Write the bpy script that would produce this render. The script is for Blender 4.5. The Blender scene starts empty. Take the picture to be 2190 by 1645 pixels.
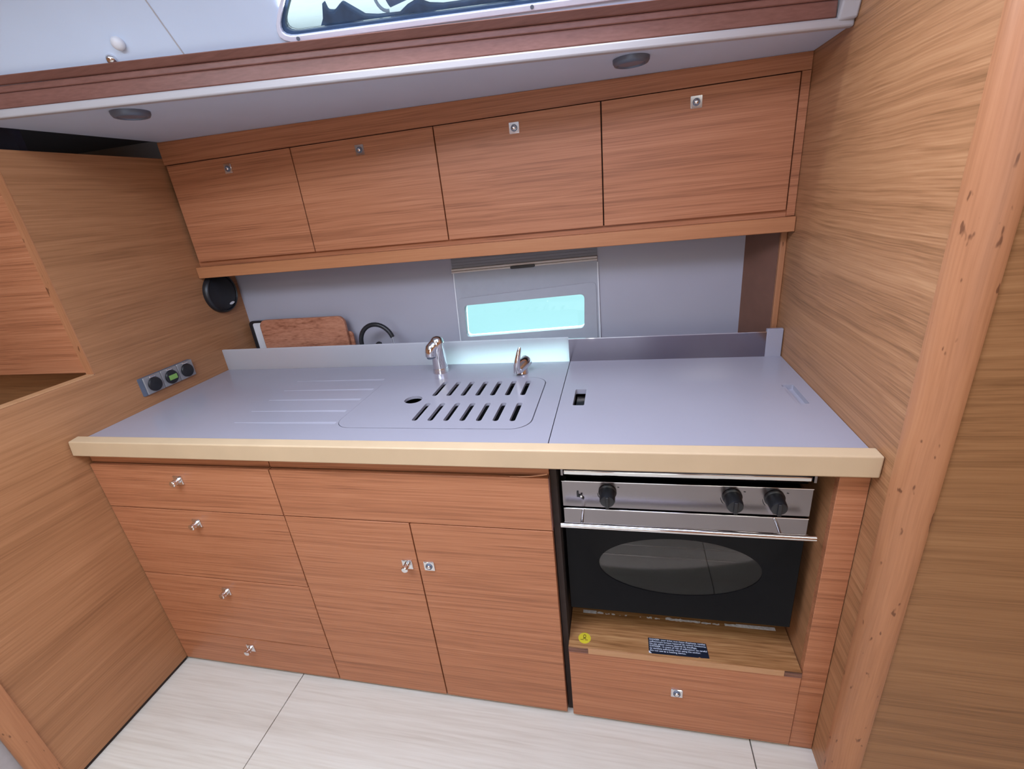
import bpy, bmesh, math, random
from mathutils import Vector, Matrix
random.seed(7)
S = bpy.context.scene
COL = S.collection

# ------------------------------------------------------------------ camera
cam_d = bpy.data.cameras.new('camera')
cam_d.sensor_fit = 'HORIZONTAL'; cam_d.sensor_width = 36.0
cam_d.lens = 995.82 / 2190 * 36.0
cam_d.clip_start = 0.02
cam = bpy.data.objects.new('camera', cam_d); COL.objects.link(cam)
_r = Vector((0.9739691880, 0.2035761496, -0.0997034204))
_d = Vector((-0.0139251943, -0.3852770764, -0.9226958672))
_f = Vector((-0.2262523142, 0.9000657341, -0.3724131638))
M = Matrix.Identity(4)
for i in range(3):
    M[i][0] = _r[i]; M[i][1] = -_d[i]; M[i][2] = -_f[i]
M.translation = (0, 0, 1.4635)
cam.matrix_world = M
S.camera = cam

# ------------------------------------------------------------------ view, sky, lights
S.view_settings.view_transform = 'Standard'
S.view_settings.look = 'None'
S.view_settings.gamma = 1.0
S.view_settings.use_curve_mapping = False
S.view_settings.exposure = 0.0

wd = bpy.data.worlds.new('sky'); S.world = wd; wd.use_nodes = True
bg = wd.node_tree.nodes['Background']
bg.inputs['Color'].default_value = (0.80, 0.97, 1.0, 1); bg.inputs['Strength'].default_value = 1.7

def area(name, loc, rot, sx, sy, power, col):
    l = bpy.data.lights.new(name, 'AREA'); l.shape = 'RECTANGLE'; l.size = sx; l.size_y = sy
    l.energy = power; l.color = col
    o = bpy.data.objects.new(name, l); COL.objects.link(o); o.location = loc; o.rotation_euler = rot
    return o
# daylight through the deck hatch, coachroof window and hull port; the other lamps are added fill
area('added_fill_saloon', (-0.9, 0.10, 2.035), (0, 0, 0), 0.8, 0.6, 22.5, (0.75, 0.83, 1.0))  # unseen overhead lamp added to brighten fronts, left side and floor
area('daylight_deck_hatch', (-0.05, 0.38, 2.035), (0, 0, 0), 0.8, 0.55, 11, (0.66, 0.66, 1.0))
area('added_fill_aft', (-1.35, -1.0, 2.035), (0, 0, 0), 0.8, 0.6, 6, (1.0, 0.98, 0.84))  # added overhead fill, out of view at the left rear
area('added_fill_fore', (0.9, -0.6, 2.035), (0, 0, 0), 0.8, 0.6, 7, (1.0, 0.94, 0.78))  # added overhead fill, out of view at the right rear
area('added_fill_behind', (-0.3, -1.69, 1.35), (math.radians(90), 0, 0), 1.1, 1.1, 6.5, (1.0, 0.93, 0.95))  # weak frontal fill added behind the camera
def aimed(o, d):
    o.rotation_euler = Vector(d).to_track_quat('-Z', 'Y').to_euler()
aimed(area('daylight_coachroof_window', (-0.29, 1.135, 1.925), (0, 0, 0), 0.80, 0.10, 9.5, (0.85, 0.93, 1.0)), (0.15185, -0.8677, -0.4733))
aimed(area('daylight_hull_port', (-0.36, 2.10, 1.55), (0, 0, 0), 0.8, 0.5, 205, (1.0, 0.98, 0.95)), (0, -0.62, -0.78))

# ------------------------------------------------------------------ materials
def newmat(name):
    m = bpy.data.materials.new(name); m.use_nodes = True
    return m, m.node_tree.nodes, m.node_tree.links, m.node_tree.nodes['Principled BSDF']

def plain(name, col, rough=0.5, metal=0.0, noise=0.0, nscale=40, bump=0.0, bscale=300, coat=0.0, spec=None):
    m, n, l, b = newmat(name)
    b.inputs['Roughness'].default_value = rough; b.inputs['Metallic'].default_value = metal
    b.inputs['Coat Weight'].default_value = coat
    if spec is not None: b.inputs['Specular IOR Level'].default_value = spec
    tc = n.new('ShaderNodeTexCoord')
    nz = n.new('ShaderNodeTexNoise'); nz.inputs['Scale'].default_value = nscale; nz.inputs['Detail'].default_value = 3
    l.new(tc.outputs['Object'], nz.inputs['Vector'])
    rp = n.new('ShaderNodeValToRGB')
    rp.color_ramp.elements[0].position = 0.3; rp.color_ramp.elements[1].position = 0.7
    k = noise
    rp.color_ramp.elements[0].color = (col[0]*(1-k), col[1]*(1-k), col[2]*(1-k), 1)
    rp.color_ramp.elements[1].color = (min(1, col[0]*(1+k)), min(1, col[1]*(1+k)), min(1, col[2]*(1+k)), 1)
    l.new(nz.outputs['Fac'], rp.inputs['Fac']); l.new(rp.outputs['Color'], b.inputs['Base Color'])
    if bump:
        nb = n.new('ShaderNodeTexNoise'); nb.inputs['Scale'].default_value = bscale
        l.new(tc.outputs['Object'], nb.inputs['Vector'])
        bp = n.new('ShaderNodeBump'); bp.inputs['Strength'].default_value = bump; bp.inputs['Distance'].default_value = 0.001
        l.new(nb.outputs['Fac'], bp.inputs['Height']); l.new(bp.outputs['Normal'], b.inputs['Normal'])
    return m

def wood(name, axis, dark, mid, light, along=1.3, across=38, fine=260, contrast=1.0, rough=0.42, bump=0.12, warp=0.12, coat=0.0, dents=False):
    """veneer: streaks running along one axis of the object"""
    m, n, l, b = newmat(name)
    tc = n.new('ShaderNodeTexCoord')
    # slow warp so that the streaks wander
    wn = n.new('ShaderNodeTexNoise'); wn.inputs['Scale'].default_value = 2.2; wn.inputs['Detail'].default_value = 2
    l.new(tc.outputs['Object'], wn.inputs['Vector'])
    wv = n.new('ShaderNodeVectorMath'); wv.operation = 'MULTIPLY_ADD'
    wv.inputs[1].default_value = (warp*0.35,)*3
    l.new(wn.outputs['Color'], wv.inputs[0]); l.new(tc.outputs['Object'], wv.inputs[2])
    def noise(sa, sc, detail, rg=0.6):
        mp = n.new('ShaderNodeMapping')
        s = [sc, sc, sc]; s[axis] = sa
        mp.inputs['Scale'].default_value = s
        l.new(wv.outputs[0], mp.inputs['Vector'])
        z = n.new('ShaderNodeTexNoise'); z.inputs['Scale'].default_value = 1.0
        z.inputs['Detail'].default_value = detail; z.inputs['Roughness'].default_value = rg
        l.new(mp.outputs[0], z.inputs['Vector'])
        return z.outputs['Fac']
    a = noise(along, across, 5, 0.65)
    f = noise(along*5, fine, 2, 0.5)
    c = noise(along*0.6, across*0.22, 2, 0.5)
    mx = n.new('ShaderNodeMath'); mx.operation = 'MULTIPLY_ADD'; mx.inputs[1].default_value = 0.42
    m2 = n.new('ShaderNodeMath'); m2.operation = 'MULTIPLY_ADD'; m2.inputs[1].default_value = 0.38
    m3 = n.new('ShaderNodeMath'); m3.operation = 'MULTIPLY'; m3.inputs[1].default_value = 0.24
    l.new(c, m3.inputs[0]); l.new(f, m2.inputs[0]); l.new(m3.outputs[0], m2.inputs[2])
    l.new(a, mx.inputs[0]); l.new(m2.outputs[0], mx.inputs[2])
    rp = n.new('ShaderNodeValToRGB'); e = rp.color_ramp.elements
    h = 0.17 / contrast
    e[0].position = 0.52 - h; e[0].color = (*dark, 1)
    e[1].position = 0.52 + h; e[1].color = (*light, 1)
    mm = e.new(0.52); mm.color = (*mid, 1)
    l.new(mx.outputs[0], rp.inputs['Fac'])
    col = rp.outputs['Color']
    if dents:      # knocks and small knots in the solid timber
        mp = n.new('ShaderNodeMapping'); mp.inputs['Scale'].default_value = (70, 70, 22); l.new(tc.outputs['Object'], mp.inputs['Vector'])
        zd = n.new('ShaderNodeTexNoise'); zd.inputs['Scale'].default_value = 1.0; zd.inputs['Detail'].default_value = 2
        l.new(mp.outputs[0], zd.inputs['Vector'])
        rd = n.new('ShaderNodeValToRGB'); rd.color_ramp.elements[0].position = 0.685; rd.color_ramp.elements[1].position = 0.72
        rd.color_ramp.elements[0].color = (0, 0, 0, 1); rd.color_ramp.elements[1].color = (0.75, 0.75, 0.75, 1)
        l.new(zd.outputs['Fac'], rd.inputs['Fac'])
        mc = n.new('ShaderNodeMixRGB'); mc.inputs['Color2'].default_value = (0.10, 0.035, 0.015, 1)
        l.new(rd.outputs['Color'], mc.inputs['Fac']); l.new(col, mc.inputs['Color1']); col = mc.outputs['Color']
    l.new(col, b.inputs['Base Color'])
    b.inputs['Roughness'].default_value = rough; b.inputs['Coat Weight'].default_value = coat
    b.inputs['Specular IOR Level'].default_value = 0.35
    bp = n.new('ShaderNodeBump'); bp.inputs['Strength'].default_value = bump; bp.inputs['Distance'].default_value = 0.0008
    l.new(f, bp.inputs['Height']); l.new(bp.outputs['Normal'], b.inputs['Normal'])
    return m

def glass(name, tint, gloss=0.08):
    m = bpy.data.materials.new(name); m.use_nodes = True
    n, l = m.node_tree.nodes, m.node_tree.links
    n.clear()
    out = n.new('ShaderNodeOutputMaterial'); mix = n.new('ShaderNodeMixShader')
    tr = n.new('ShaderNodeBsdfTransparent'); gl = n.new('ShaderNodeBsdfGlossy')
    tr.inputs['Color'].default_value = (*tint, 1); gl.inputs['Roughness'].default_value = 0.03
    fr = n.new('ShaderNodeFresnel'); fr.inputs['IOR'].default_value = 1.45
    l.new(fr.outputs[0], mix.inputs['Fac']); l.new(tr.outputs[0], mix.inputs[1]); l.new(gl.outputs[0], mix.inputs[2])
    l.new(mix.outputs[0], out.inputs['Surface'])
    return m

MT = {}
OAK = dict(dark=(0.23, 0.085, 0.040), mid=(0.435, 0.172, 0.080), light=(0.54, 0.242, 0.124))
MT['wood_x'] = wood('oak_veneer_grain_across', 0, **OAK, along=0.9, across=115, fine=420, warp=0.025, contrast=1.0)
MT['wood_y'] = wood('oak_veneer_grain_inward', 1, (0.222, 0.099, 0.043), (0.369, 0.175, 0.079), (0.480, 0.240, 0.116), along=0.9, across=42, fine=240, contrast=0.8, warp=0.05)
MT['wood_yr'] = wood('oak_veneer_pale_grain_inward', 1, (0.216, 0.100, 0.040), (0.387, 0.187, 0.084), (0.504, 0.270, 0.130), along=0.8, across=75, fine=300, contrast=1.0, warp=0.07)
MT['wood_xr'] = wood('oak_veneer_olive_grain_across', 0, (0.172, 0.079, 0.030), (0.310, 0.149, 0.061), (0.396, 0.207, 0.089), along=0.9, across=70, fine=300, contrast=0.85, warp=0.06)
MT['wood_z'] = wood('oak_solid_grain_upright', 2, (0.28, 0.115, 0.05), (0.42, 0.185, 0.085), (0.50, 0.24, 0.115), along=1.5, across=22, contrast=0.6, warp=0.05, dents=True)
MT['wood_rail'] = wood('oak_solid_rail', 0, (0.36, 0.145, 0.06), (0.46, 0.195, 0.085), (0.53, 0.25, 0.115), along=1.5, across=40, contrast=0.6, warp=0.03)
MT['wood_dark'] = wood('mahogany_toned_fascia', 0, (0.135, 0.057, 0.042), (0.205, 0.090, 0.068), (0.26, 0.122, 0.097), along=1.2, across=40, contrast=0.6, warp=0.04)
MT['wood_step'] = wood('coarse_oak_step', 0, (0.17, 0.07, 0.022), (0.36, 0.17, 0.065), (0.50, 0.28, 0.12), along=2.2, across=90, fine=190, contrast=1.25, warp=0.03)
MT['wood_edge'] = wood('pale_oak_edging', 0, (0.40, 0.20, 0.09), (0.50, 0.27, 0.13), (0.58, 0.34, 0.18), along=2, across=30, contrast=0.6)
MT['ply'] = wood('plywood_end_grain', 0, (0.05, 0.022, 0.012), (0.16, 0.075, 0.04), (0.30, 0.15, 0.08), along=3, across=260, contrast=1.4)
MT['bamboo'] = wood('bamboo_board', 0, (0.20, 0.065, 0.03), (0.42, 0.175, 0.10), (0.53, 0.25, 0.15), along=9, across=60, contrast=1.1, warp=0.03)
MT['cream_wood'] = plain('cream_painted_rail', (0.58, 0.43, 0.265), 0.5, noise=0.04, nscale=8, bump=0.05)
MT['floor'] = wood('pale_ash_floor', 0, (0.525, 0.479, 0.403), (0.651, 0.621, 0.545), (0.735, 0.721, 0.654), along=1.2, across=45, fine=150, warp=0.03, contrast=0.75, rough=0.38, bump=0.06)
MT['counter'] = plain('white_solid_surface', (0.345, 0.34, 0.395), 0.22, noise=0.015, nscale=6, bump=0.02, bscale=500)
MT['white'] = plain('white_headliner', (0.57, 0.66, 0.80), 0.5, noise=0.02, nscale=5, bump=0.04)
MT['wallwhite'] = plain('white_laminate_lining', (0.38, 0.375, 0.43), 0.45, noise=0.02, nscale=5, bump=0.03)
MT['cream'] = plain('cream_moulded_liner', (0.43, 0.41, 0.415), 0.45, noise=0.02, nscale=6)
MT['chrome'] = plain('chrome', (0.80, 0.80, 0.82), 0.10, 1.0, noise=0.02)
MT['steel'] = plain('brushed_stainless_steel', (0.30, 0.275, 0.29), 0.24, 1.0, noise=0.06, nscale=3)
MT['mirror'] = plain('polished_stainless_plate', (0.30, 0.28, 0.33), 0.14, 1.0, noise=0.05, nscale=4)
MT['dullmetal'] = plain('dull_grey_metal', (0.15, 0.18, 0.24), 0.45, 0.35, noise=0.05)
MT['sinkdark'] = plain('steel_basin_in_shade', (0.035, 0.035, 0.04), 0.4, 0.3, noise=0.1)  # steel darkened in colour so the basin below the slots looks shaded
MT['gap_shade'] = plain('dark_blue_gap_shade', (0.018, 0.022, 0.045), 0.8, noise=0.1)  # near-black blue standing in for shade in the upper-left gap
MT['brown'] = plain('shaded_brown_panel', (0.17, 0.080, 0.052), 0.5, noise=0.06, nscale=25)  # wood turned away from the light; its shade is put into the colour
MT['lens'] = plain('frosted_lamp_lens', (0.16, 0.17, 0.22), 0.35, noise=0.05)
MT['black'] = plain('black_plastic', (0.012, 0.013, 0.016), 0.38, noise=0.1)
MT['blackgl'] = plain('black_enamel_glass', (0.007, 0.007, 0.008), 0.12, noise=0.05, spec=0.07)
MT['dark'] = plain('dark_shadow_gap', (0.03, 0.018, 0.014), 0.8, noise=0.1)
MT['grey'] = plain('grey_upholstery', (0.20, 0.18, 0.19), 0.9, noise=0.15, nscale=60, bump=0.2)
MT['palegrey'] = plain('pale_grey_edging', (0.40, 0.38, 0.38), 0.7, noise=0.05)
MT['oveninside'] = plain('oven_enamel', (0.16, 0.145, 0.14), 0.45, noise=0.15, nscale=15)
MT['ovenpane'] = glass('smoked_oven_glass', (0.55, 0.53, 0.53))
MT['pane_sea'] = glass('aqua_port_glass', (0.60, 0.765, 0.775))
MT['pane_sky'] = glass('clear_hatch_glass', (0.97, 0.99, 0.99))
MT['whiteplastic'] = plain('white_plastic', (0.70, 0.71, 0.74), 0.35, noise=0.02)
MT['blind'] = plain('grey_blind_panel', (0.36, 0.37, 0.41), 0.6, noise=0.02)
MT['blindcream'] = plain('cream_blind_edge', (0.62, 0.56, 0.52), 0.5, noise=0.02)
MT['socketplate'] = plain('grey_socket_plate', (0.36, 0.36, 0.37), 0.35, 0.5, noise=0.03)
MT['lcd'] = plain('green_display', (0.22, 0.42, 0.10), 0.3, noise=0.03)
MT['yellow'] = plain('yellow_sticker', (0.66, 0.55, 0.03), 0.5, noise=0.04)
MT['ink'] = plain('olive_ink', (0.20, 0.15, 0.01), 0.6, noise=0.02)
MT['labelblack'] = plain('black_label', (0.012, 0.016, 0.03), 0.35, noise=0.05)
MT['labelwhite'] = plain('white_lettering', (0.62, 0.68, 0.78), 0.5, noise=0.02)
MT['tape'] = plain('worn_white_tape', (0.75, 0.73, 0.76), 0.7, noise=0.2, nscale=120)
MT['alu'] = plain('white_alloy_frame', (0.74, 0.76, 0.88), 0.3, 0.2, noise=0.02)
MT['gasket'] = plain('blue_black_gasket', (0.03, 0.07, 0.15), 0.5, noise=0.1)
MT['canvas'] = plain('blue_grey_canvas', (0.20, 0.28, 0.48), 0.9, noise=0.2, nscale=30)
MT['navy'] = plain('navy_canvas', (0.05, 0.11, 0.24), 0.9, noise=0.25, nscale=40)
MT['strap'] = plain('pale_strap', (0.50, 0.60, 0.72), 0.8, noise=0.1)
def translucent(name, col):
    m, n, l, b = newmat(name)
    b.inputs['Base Color'].default_value = (*col, 1); b.inputs['Roughness'].default_value = 0.25
    t = n.new('ShaderNodeBsdfTranslucent'); t.inputs['Color'].default_value = (*col, 1)
    mx = n.new('ShaderNodeMixShader'); mx.inputs['Fac'].default_value = 0.72
    nz = n.new('ShaderNodeTexNoise'); nz.inputs['Scale'].default_value = 30
    l.new(b.outputs[0], mx.inputs[1]); l.new(t.outputs[0], mx.inputs[2])
    l.new(mx.outputs[0], n['Material Output'].inputs['Surface'])
    return m
MT['acrylic'] = translucent('translucent_white_acrylic', (0.84, 0.85, 0.88))
MT['deck'] = plain('white_deck', (0.75, 0.78, 0.80), 0.6, noise=0.03)

# ------------------------------------------------------------------ mesh helpers
class MB:
    def __init__(s): s.v = []; s.f = []
    def add(s, vs, fs):
        k = len(s.v); s.v += [tuple(v) for v in vs]; s.f += [tuple(i + k for i in f) for f in fs]; return s
    def box(s, x0, x1, y0, y1, z0, z1):
        return s.add([(x0,y0,z0),(x1,y0,z0),(x1,y1,z0),(x0,y1,z0),(x0,y0,z1),(x1,y0,z1),(x1,y1,z1),(x0,y1,z1)],
                     [(0,3,2,1),(4,5,6,7),(0,1,5,4),(1,2,6,5),(2,3,7,6),(3,0,4,7)])
    def hexa(s, b, t):
        return s.add(list(b) + list(t), [(3,2,1,0),(4,5,6,7),(0,1,5,4),(1,2,6,5),(2,3,7,6),(3,0,4,7)])
    def prism(s, poly, vec, at=lambda a, b: (a, b, 0)):
        """polygon (2d) placed by at(), extruded by vec"""
        p = [Vector(at(*q)) for q in poly]; n = len(p); vec = Vector(vec)
        q = [a + vec for a in p]
        fs = [tuple(range(n))[::-1], tuple(range(n, 2*n))] + [(i, (i+1) % n, n + (i+1) % n, n + i) for i in range(n)]
        return s.add(p + q, fs)
    def ring(s, outer, inner, vec, at):
        """frame between two polygons with equal counts"""
        n = len(outer); vec = Vector(vec)
        a = [Vector(at(*q)) for q in outer]; b = [Vector(at(*q)) for q in inner]
        vs = a + b + [p + vec for p in a] + [p + vec for p in b]
        fs = []
        for i in range(n):
            j = (i + 1) % n
            fs += [(i, n+i, n+j, j), (2*n+i, 2*n+j, 3*n+j, 3*n+i), (i, j, 2*n+j, 2*n+i), (n+i, 3*n+i, 3*n+j, n+j)]
        return s.add(vs, fs)
    def cyl(s, a, b, r0, r1=None, n=24, caps=True):
        r1 = r0 if r1 is None else r1
        return s.lathe(a, b, [(0, r0), (1, r1)], n, caps)
    def lathe(s, a, b, prof, n=24, caps=True):
        """prof: (t along a->b in fractions, radius)"""
        a = Vector(a); b = Vector(b); ax = b - a; d = ax.normalized()
        u = d.orthogonal().normalized(); w = d.cross(u)
        vs = []
        for t, r in prof:
            for i in range(n):
                an = 2*math.pi*i/n; vs.append(a + ax*t + (u*math.cos(an) + w*math.sin(an))*r)
        fs = []
        for k in range(len(prof) - 1):
            for i in range(n):
                j = (i+1) % n; fs.append((k*n+i, k*n+j, (k+1)*n+j, (k+1)*n+i))
        if caps:
            fs.append(tuple(range(n))[::-1]); m = len(prof) - 1; fs.append(tuple(range(m*n, m*n+n)))
        return s.add(vs, fs)
    def tube(s, pts, r, n=12):
        pts = [Vector(p) for p in pts]; rs = r if isinstance(r, (list, tuple)) else [r]*len(pts)
        vs = []; u = None
        for i, p in enumerate(pts):
            t = (pts[min(i+1, len(pts)-1)] - pts[max(i-1, 0)]).normalized()
            u = t.orthogonal().normalized() if u is None else (u - t*u.dot(t)).normalized()
            w = t.cross(u)
            for k in range(n):
                an = 2*math.pi*k/n; vs.append(p + (u*math.cos(an) + w*math.sin(an))*rs[i])
        fs = []
        for i in range(len(pts)-1):
            for k in range(n):
                j = (k+1) % n; fs.append((i*n+k, i*n+j, (i+1)*n+j, (i+1)*n+k))
        fs.append(tuple(range(n))[::-1]); m = len(pts)-1; fs.append(tuple(range(m*n, m*n+n)))
        return s.add(vs, fs)

WP = {}
def mesh_of(mb, name, o=(0, 0, 0), smooth=None):
    o = Vector(o)
    me = bpy.data.meshes.new(name)
    me.from_pydata([Vector(v) - o for v in mb.v], [], mb.f)
    bm = bmesh.new(); bm.from_mesh(me); bmesh.ops.recalc_face_normals(bm, faces=bm.faces); bm.to_mesh(me); bm.free()
    if smooth:
        me.polygons.foreach_set('use_smooth', [True]*len(me.polygons)); me.set_sharp_from_angle(angle=math.radians(smooth))
    me.update()
    return me

def link(name, me, mat=None, parent=None, loc=(0, 0, 0)):
    """loc is the world position of the object's origin"""
    o = bpy.data.objects.new(name, me); COL.objects.link(o)
    loc = Vector(loc); WP[o] = loc
    if parent: o.parent = parent; o.location = loc - WP[parent]
    else: o.location = loc
    if mat and me is not None and not me.materials: me.materials.append(MT[mat])
    return o

def obj(name, mb, mat, parent=None, loc=None, bevel=0, smooth=None, seg=2):
    if loc is None: loc = WP[parent] if parent else (0, 0, 0)
    me = mesh_of(mb, name, loc, smooth)
    o = link(name, me, mat, parent, loc)
    if bevel:
        b = o.modifiers.new('bevel', 'BEVEL'); b.width = bevel; b.segments = seg; b.limit_method = 'ANGLE'; b.angle_limit = math.radians(40)
        me.polygons.foreach_set('use_smooth', [True]*len(me.polygons)); me.set_sharp_from_angle(angle=math.radians(smooth or 35))
    return o

def empty(name, loc):
    o = bpy.data.objects.new(name, None); COL.objects.link(o); o.location = loc; o.empty_display_size = 0.05
    WP[o] = Vector(loc); return o

def tag(o, label, cat, group=None):
    o['label'] = label; o['category'] = cat
    if group: o['group'] = group
    return o
def struct(o, label=None):
    o['kind'] = 'structure'
    if label: o['label'] = label
    return o

def carve(o, cutter):
    """subtract a mesh builder (world coordinates) from an object, leaving plain mesh data"""
    me = mesh_of(cutter, 'cutter', WP[o]); c = bpy.data.objects.new('cutter', me); COL.objects.link(c)
    c.matrix_world = Matrix.Translation(WP[o])
    bpy.context.view_layer.update()
    keep = [m for m in o.modifiers]
    md = o.modifiers.new('cut', 'BOOLEAN'); md.operation = 'DIFFERENCE'; md.solver = 'EXACT'; md.object = c
    while o.modifiers[0] != md: o.modifiers.move(len(o.modifiers) - 1, 0) if False else o.modifiers.move(o.modifiers.find('cut'), 0)
    for m in keep: m.show_viewport = False
    bpy.context.view_layer.update()
    dg = bpy.context.evaluated_depsgraph_get()
    new = bpy.data.meshes.new_from_object(o.evaluated_get(dg))
    o.modifiers.remove(md)
    for m in keep: m.show_viewport = True
    old = o.data; o.data = new; new.name = old.name
    bpy.data.objects.remove(c); bpy.data.meshes.remove(me)
    return o

def rrect(x0, x1, y0, y1, r, n=6):
    pts = []
    for cx, cy, a0 in ((x1-r, y1-r, 0), (x0+r, y1-r, 90), (x0+r, y0+r, 180), (x1-r, y0+r, 270)):
        for k in range(n+1):
            a = math.radians(a0 + 90*k/n); pts.append((cx + r*math.cos(a), cy + r*math.sin(a)))
    return pts
def rpoly(corners, r, n=6):
    """polygon with rounded corners"""
    out = []; m = len(corners)
    for i in range(m):
        p = Vector(corners[i]); a = Vector(corners[i-1]); b = Vector(corners[(i+1) % m])
        da = (a - p).normalized(); db = (b - p).normalized()
        ang = da.angle(db); t = r / math.tan(ang/2)
        s, e = p + da*t, p + db*t
        for k in range(n+1):
            f = k/n; out.append(tuple(s*(1-f)**2 + p*2*f*(1-f) + e*f*f))
    return out

XL, XR = -1.575, 0.4915            # faces of the left and right bulkheads
YK, YU, YC, YB = 0.9177, 1.538, 1.515, 1.7055   # base fronts, upper doors, back of counter, hull lining
ZC = 0.92
XS = -0.1665                       # joint between sink counter and stove lid
XZ = lambda y: (lambda a, b: (a, y, b))
YZ = lambda x: (lambda a, b: (x, a, b))

# ================================================================== SETTING
# ---- floor: sole panels with open joints
fl = empty('floor', (0, 0, 0)); struct(fl)
for x0, x1 in ((-2.5, -1.0894), (-1.0866, 0.3366), (0.3394, 1.6)):
    obj('floor_panel', MB().box(x0, x1, -1.7, 1.75, -0.02, 0), 'floor', fl, bevel=0.0008, seg=1)
obj('underfloor', MB().box(-2.5, 1.6, -1.7, 1.75, -0.03, -0.0205), 'dark', fl)

# ---- left bulkhead: half-height in front, full height beside the lockers
prof = [(0.505, 0.014), (YB + 0.02, 0.014), (YB + 0.02, 1.712), (1.040, 1.712), (1.040, 1.085), (0.505, 1.085)]
wl = struct(obj('wall_left', MB().prism(prof, (-0.028, 0, 0), YZ(XL)), 'wood_y', bevel=0.0012, seg=1))
obj('edge_strip', MB().box(XL - 0.0285, XL + 0.0006, 1.0375, 1.0405, 1.088, 1.712), 'wood_z', wl)
obj('cap_strip', MB().box(XL - 0.0285, XL + 0.0006, 0.505, 1.0375, 1.085, 1.0885), 'wood_edge', wl)
struct(obj('base_gap_shade', MB().box(XL - 0.024, XL - 0.006, 0.5, YK, 0, 0.016), 'dark'))  # dark strip standing in for shade in the gap under the bulkhead
# rounded end post of that bulkhead
pp = []
for k in range(13):
    a = math.radians(-90 + 180*k/12); pp.append((0.492 - 0.026*math.cos(a), 0.0))
poly = [(XL - 0.034, 0.515), (XL - 0.034, 0.492)] + [(XL - 0.014 + 0.0205*math.sin(math.radians(-90 + 180*k/14)), 0.492 - 0.027*math.cos(math.radians(-90 + 180*k/14))) for k in range(15)] + [(XL + 0.0062, 0.515)]
struct(obj('trim_1', MB().prism(poly, (0, 0, 1.095), lambda a, b: (a, b, 0.0)), 'wood_z', smooth=40))
# panel under the hanging locker, seen over the half-height bulkhead
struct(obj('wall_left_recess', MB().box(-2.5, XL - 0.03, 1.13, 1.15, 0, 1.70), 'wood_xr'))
struct(obj('wall_left_gap_shade', MB().box(-2.5, XL - 0.03, 1.13, 1.15, 1.7003, 1.799), 'gap_shade'))  # near-black sheet that gives the gap above the locker its shade
struct(obj('wall_left_outer', MB().box(-2.52, -2.5, -1.7, 1.75, 0, 2.05), 'wood_y'))

# ---- hull side lining behind the counter
wb = struct(obj('wall_back', MB().box(-2.5, 0.52, YB, YB + 0.03, 0.8, 1.83), 'wallwhite'))
PORT = [(-0.5823, 1.0931), (-0.5908, 0.9671), (-0.127, 0.9855), (-0.1218, 1.1117)]
carve(wb, MB().prism(rpoly(PORT, 0.017), (0, 0.2, 0), XZ(YB - 0.08)))
# ---- right bulkhead and its rounded corner post, panel facing the saloon
wr = struct(obj('wall_right', MB().box(XR, XR + 0.02, 0.845, YB + 0.02, 0, 2.03), 'wood_yr'))
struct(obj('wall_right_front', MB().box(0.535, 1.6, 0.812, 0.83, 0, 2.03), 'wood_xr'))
q = [(XR + 0.012, 0.86), (XR - 0.0035, 0.857)]
for k in range(11):
    a = math.radians(180 + 90*k/10); q.append((XR - 0.004 + 0.046 + 0.046*math.cos(a), 0.852 + 0.046*math.sin(a)))
q += [(0.5395, 0.808), (0.5395, 0.86)]
struct(obj('trim_2', MB().prism(q, (0, 0, 2.03), lambda a, b: (a, b, 0)), 'wood_z', smooth=40))
# angled filler and batten in the corner behind the counter
struct(obj('wall_right_filler', MB().hexa([(0.405, YB, 0.86), (0.478, 1.60, 0.86), (0.4905, 1.60, 0.86), (0.4905, YB, 0.86)],
                                        [(0.405, YB, 1.312), (0.478, 1.60, 1.312), (0.4905, 1.60, 1.312), (0.4905, YB, 1.312)]), 'brown'))
struct(obj('trim_3', MB().box(0.4745, XR - 0.0003, 1.585, 1.5995, 0.86, 1.309), 'wood_z', bevel=0.002))
struct(obj('trim_4', MB().box(XL + 0.0005, XR - 0.0005, YC + 0.0135, YB - 0.0005, 0.84, 0.858), 'wallwhite'))

# ---- soffit with its cream lip, oak fascia and the coachroof side above
zs = lambda x: 1.7295 + 0.0161*(0.4915 - x)
yf = lambda x: 1.235 + 0.175*x
XA, XB = -2.5, XR - 0.0005
def strip(x0, x1, y0, y1, z0, z1):
    """bar following the fascia line; y offsets from yf, z offsets from zs"""
    return MB().hexa([(x0, yf(x0)+y0, zs(x0)+z0), (x1, yf(x1)+y0, zs(x1)+z0), (x1, yf(x1)+y1, zs(x1)+z0), (x0, yf(x0)+y1, zs(x0)+z0)],
                     [(x0, yf(x0)+y0, zs(x0)+z1), (x1, yf(x1)+y0, zs(x1)+z1), (x1, yf(x1)+y1, zs(x1)+z1), (x0, yf(x0)+y1, zs(x0)+z1)])
SA = XL + 0.012
soff = MB().hexa([(SA, yf(SA)+0.0205, zs(SA)), (XB, yf(XB)+0.0205, zs(XB)), (XB, YB - 0.0005, zs(XB)), (SA, YB - 0.0005, zs(SA))],
                 [(SA, yf(SA)+0.0205, zs(SA)+0.012), (XB, yf(XB)+0.0205, zs(XB)+0.012), (XB, YB - 0.0005, zs(XB)+0.012), (SA, YB - 0.0005, zs(SA)+0.012)])
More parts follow.
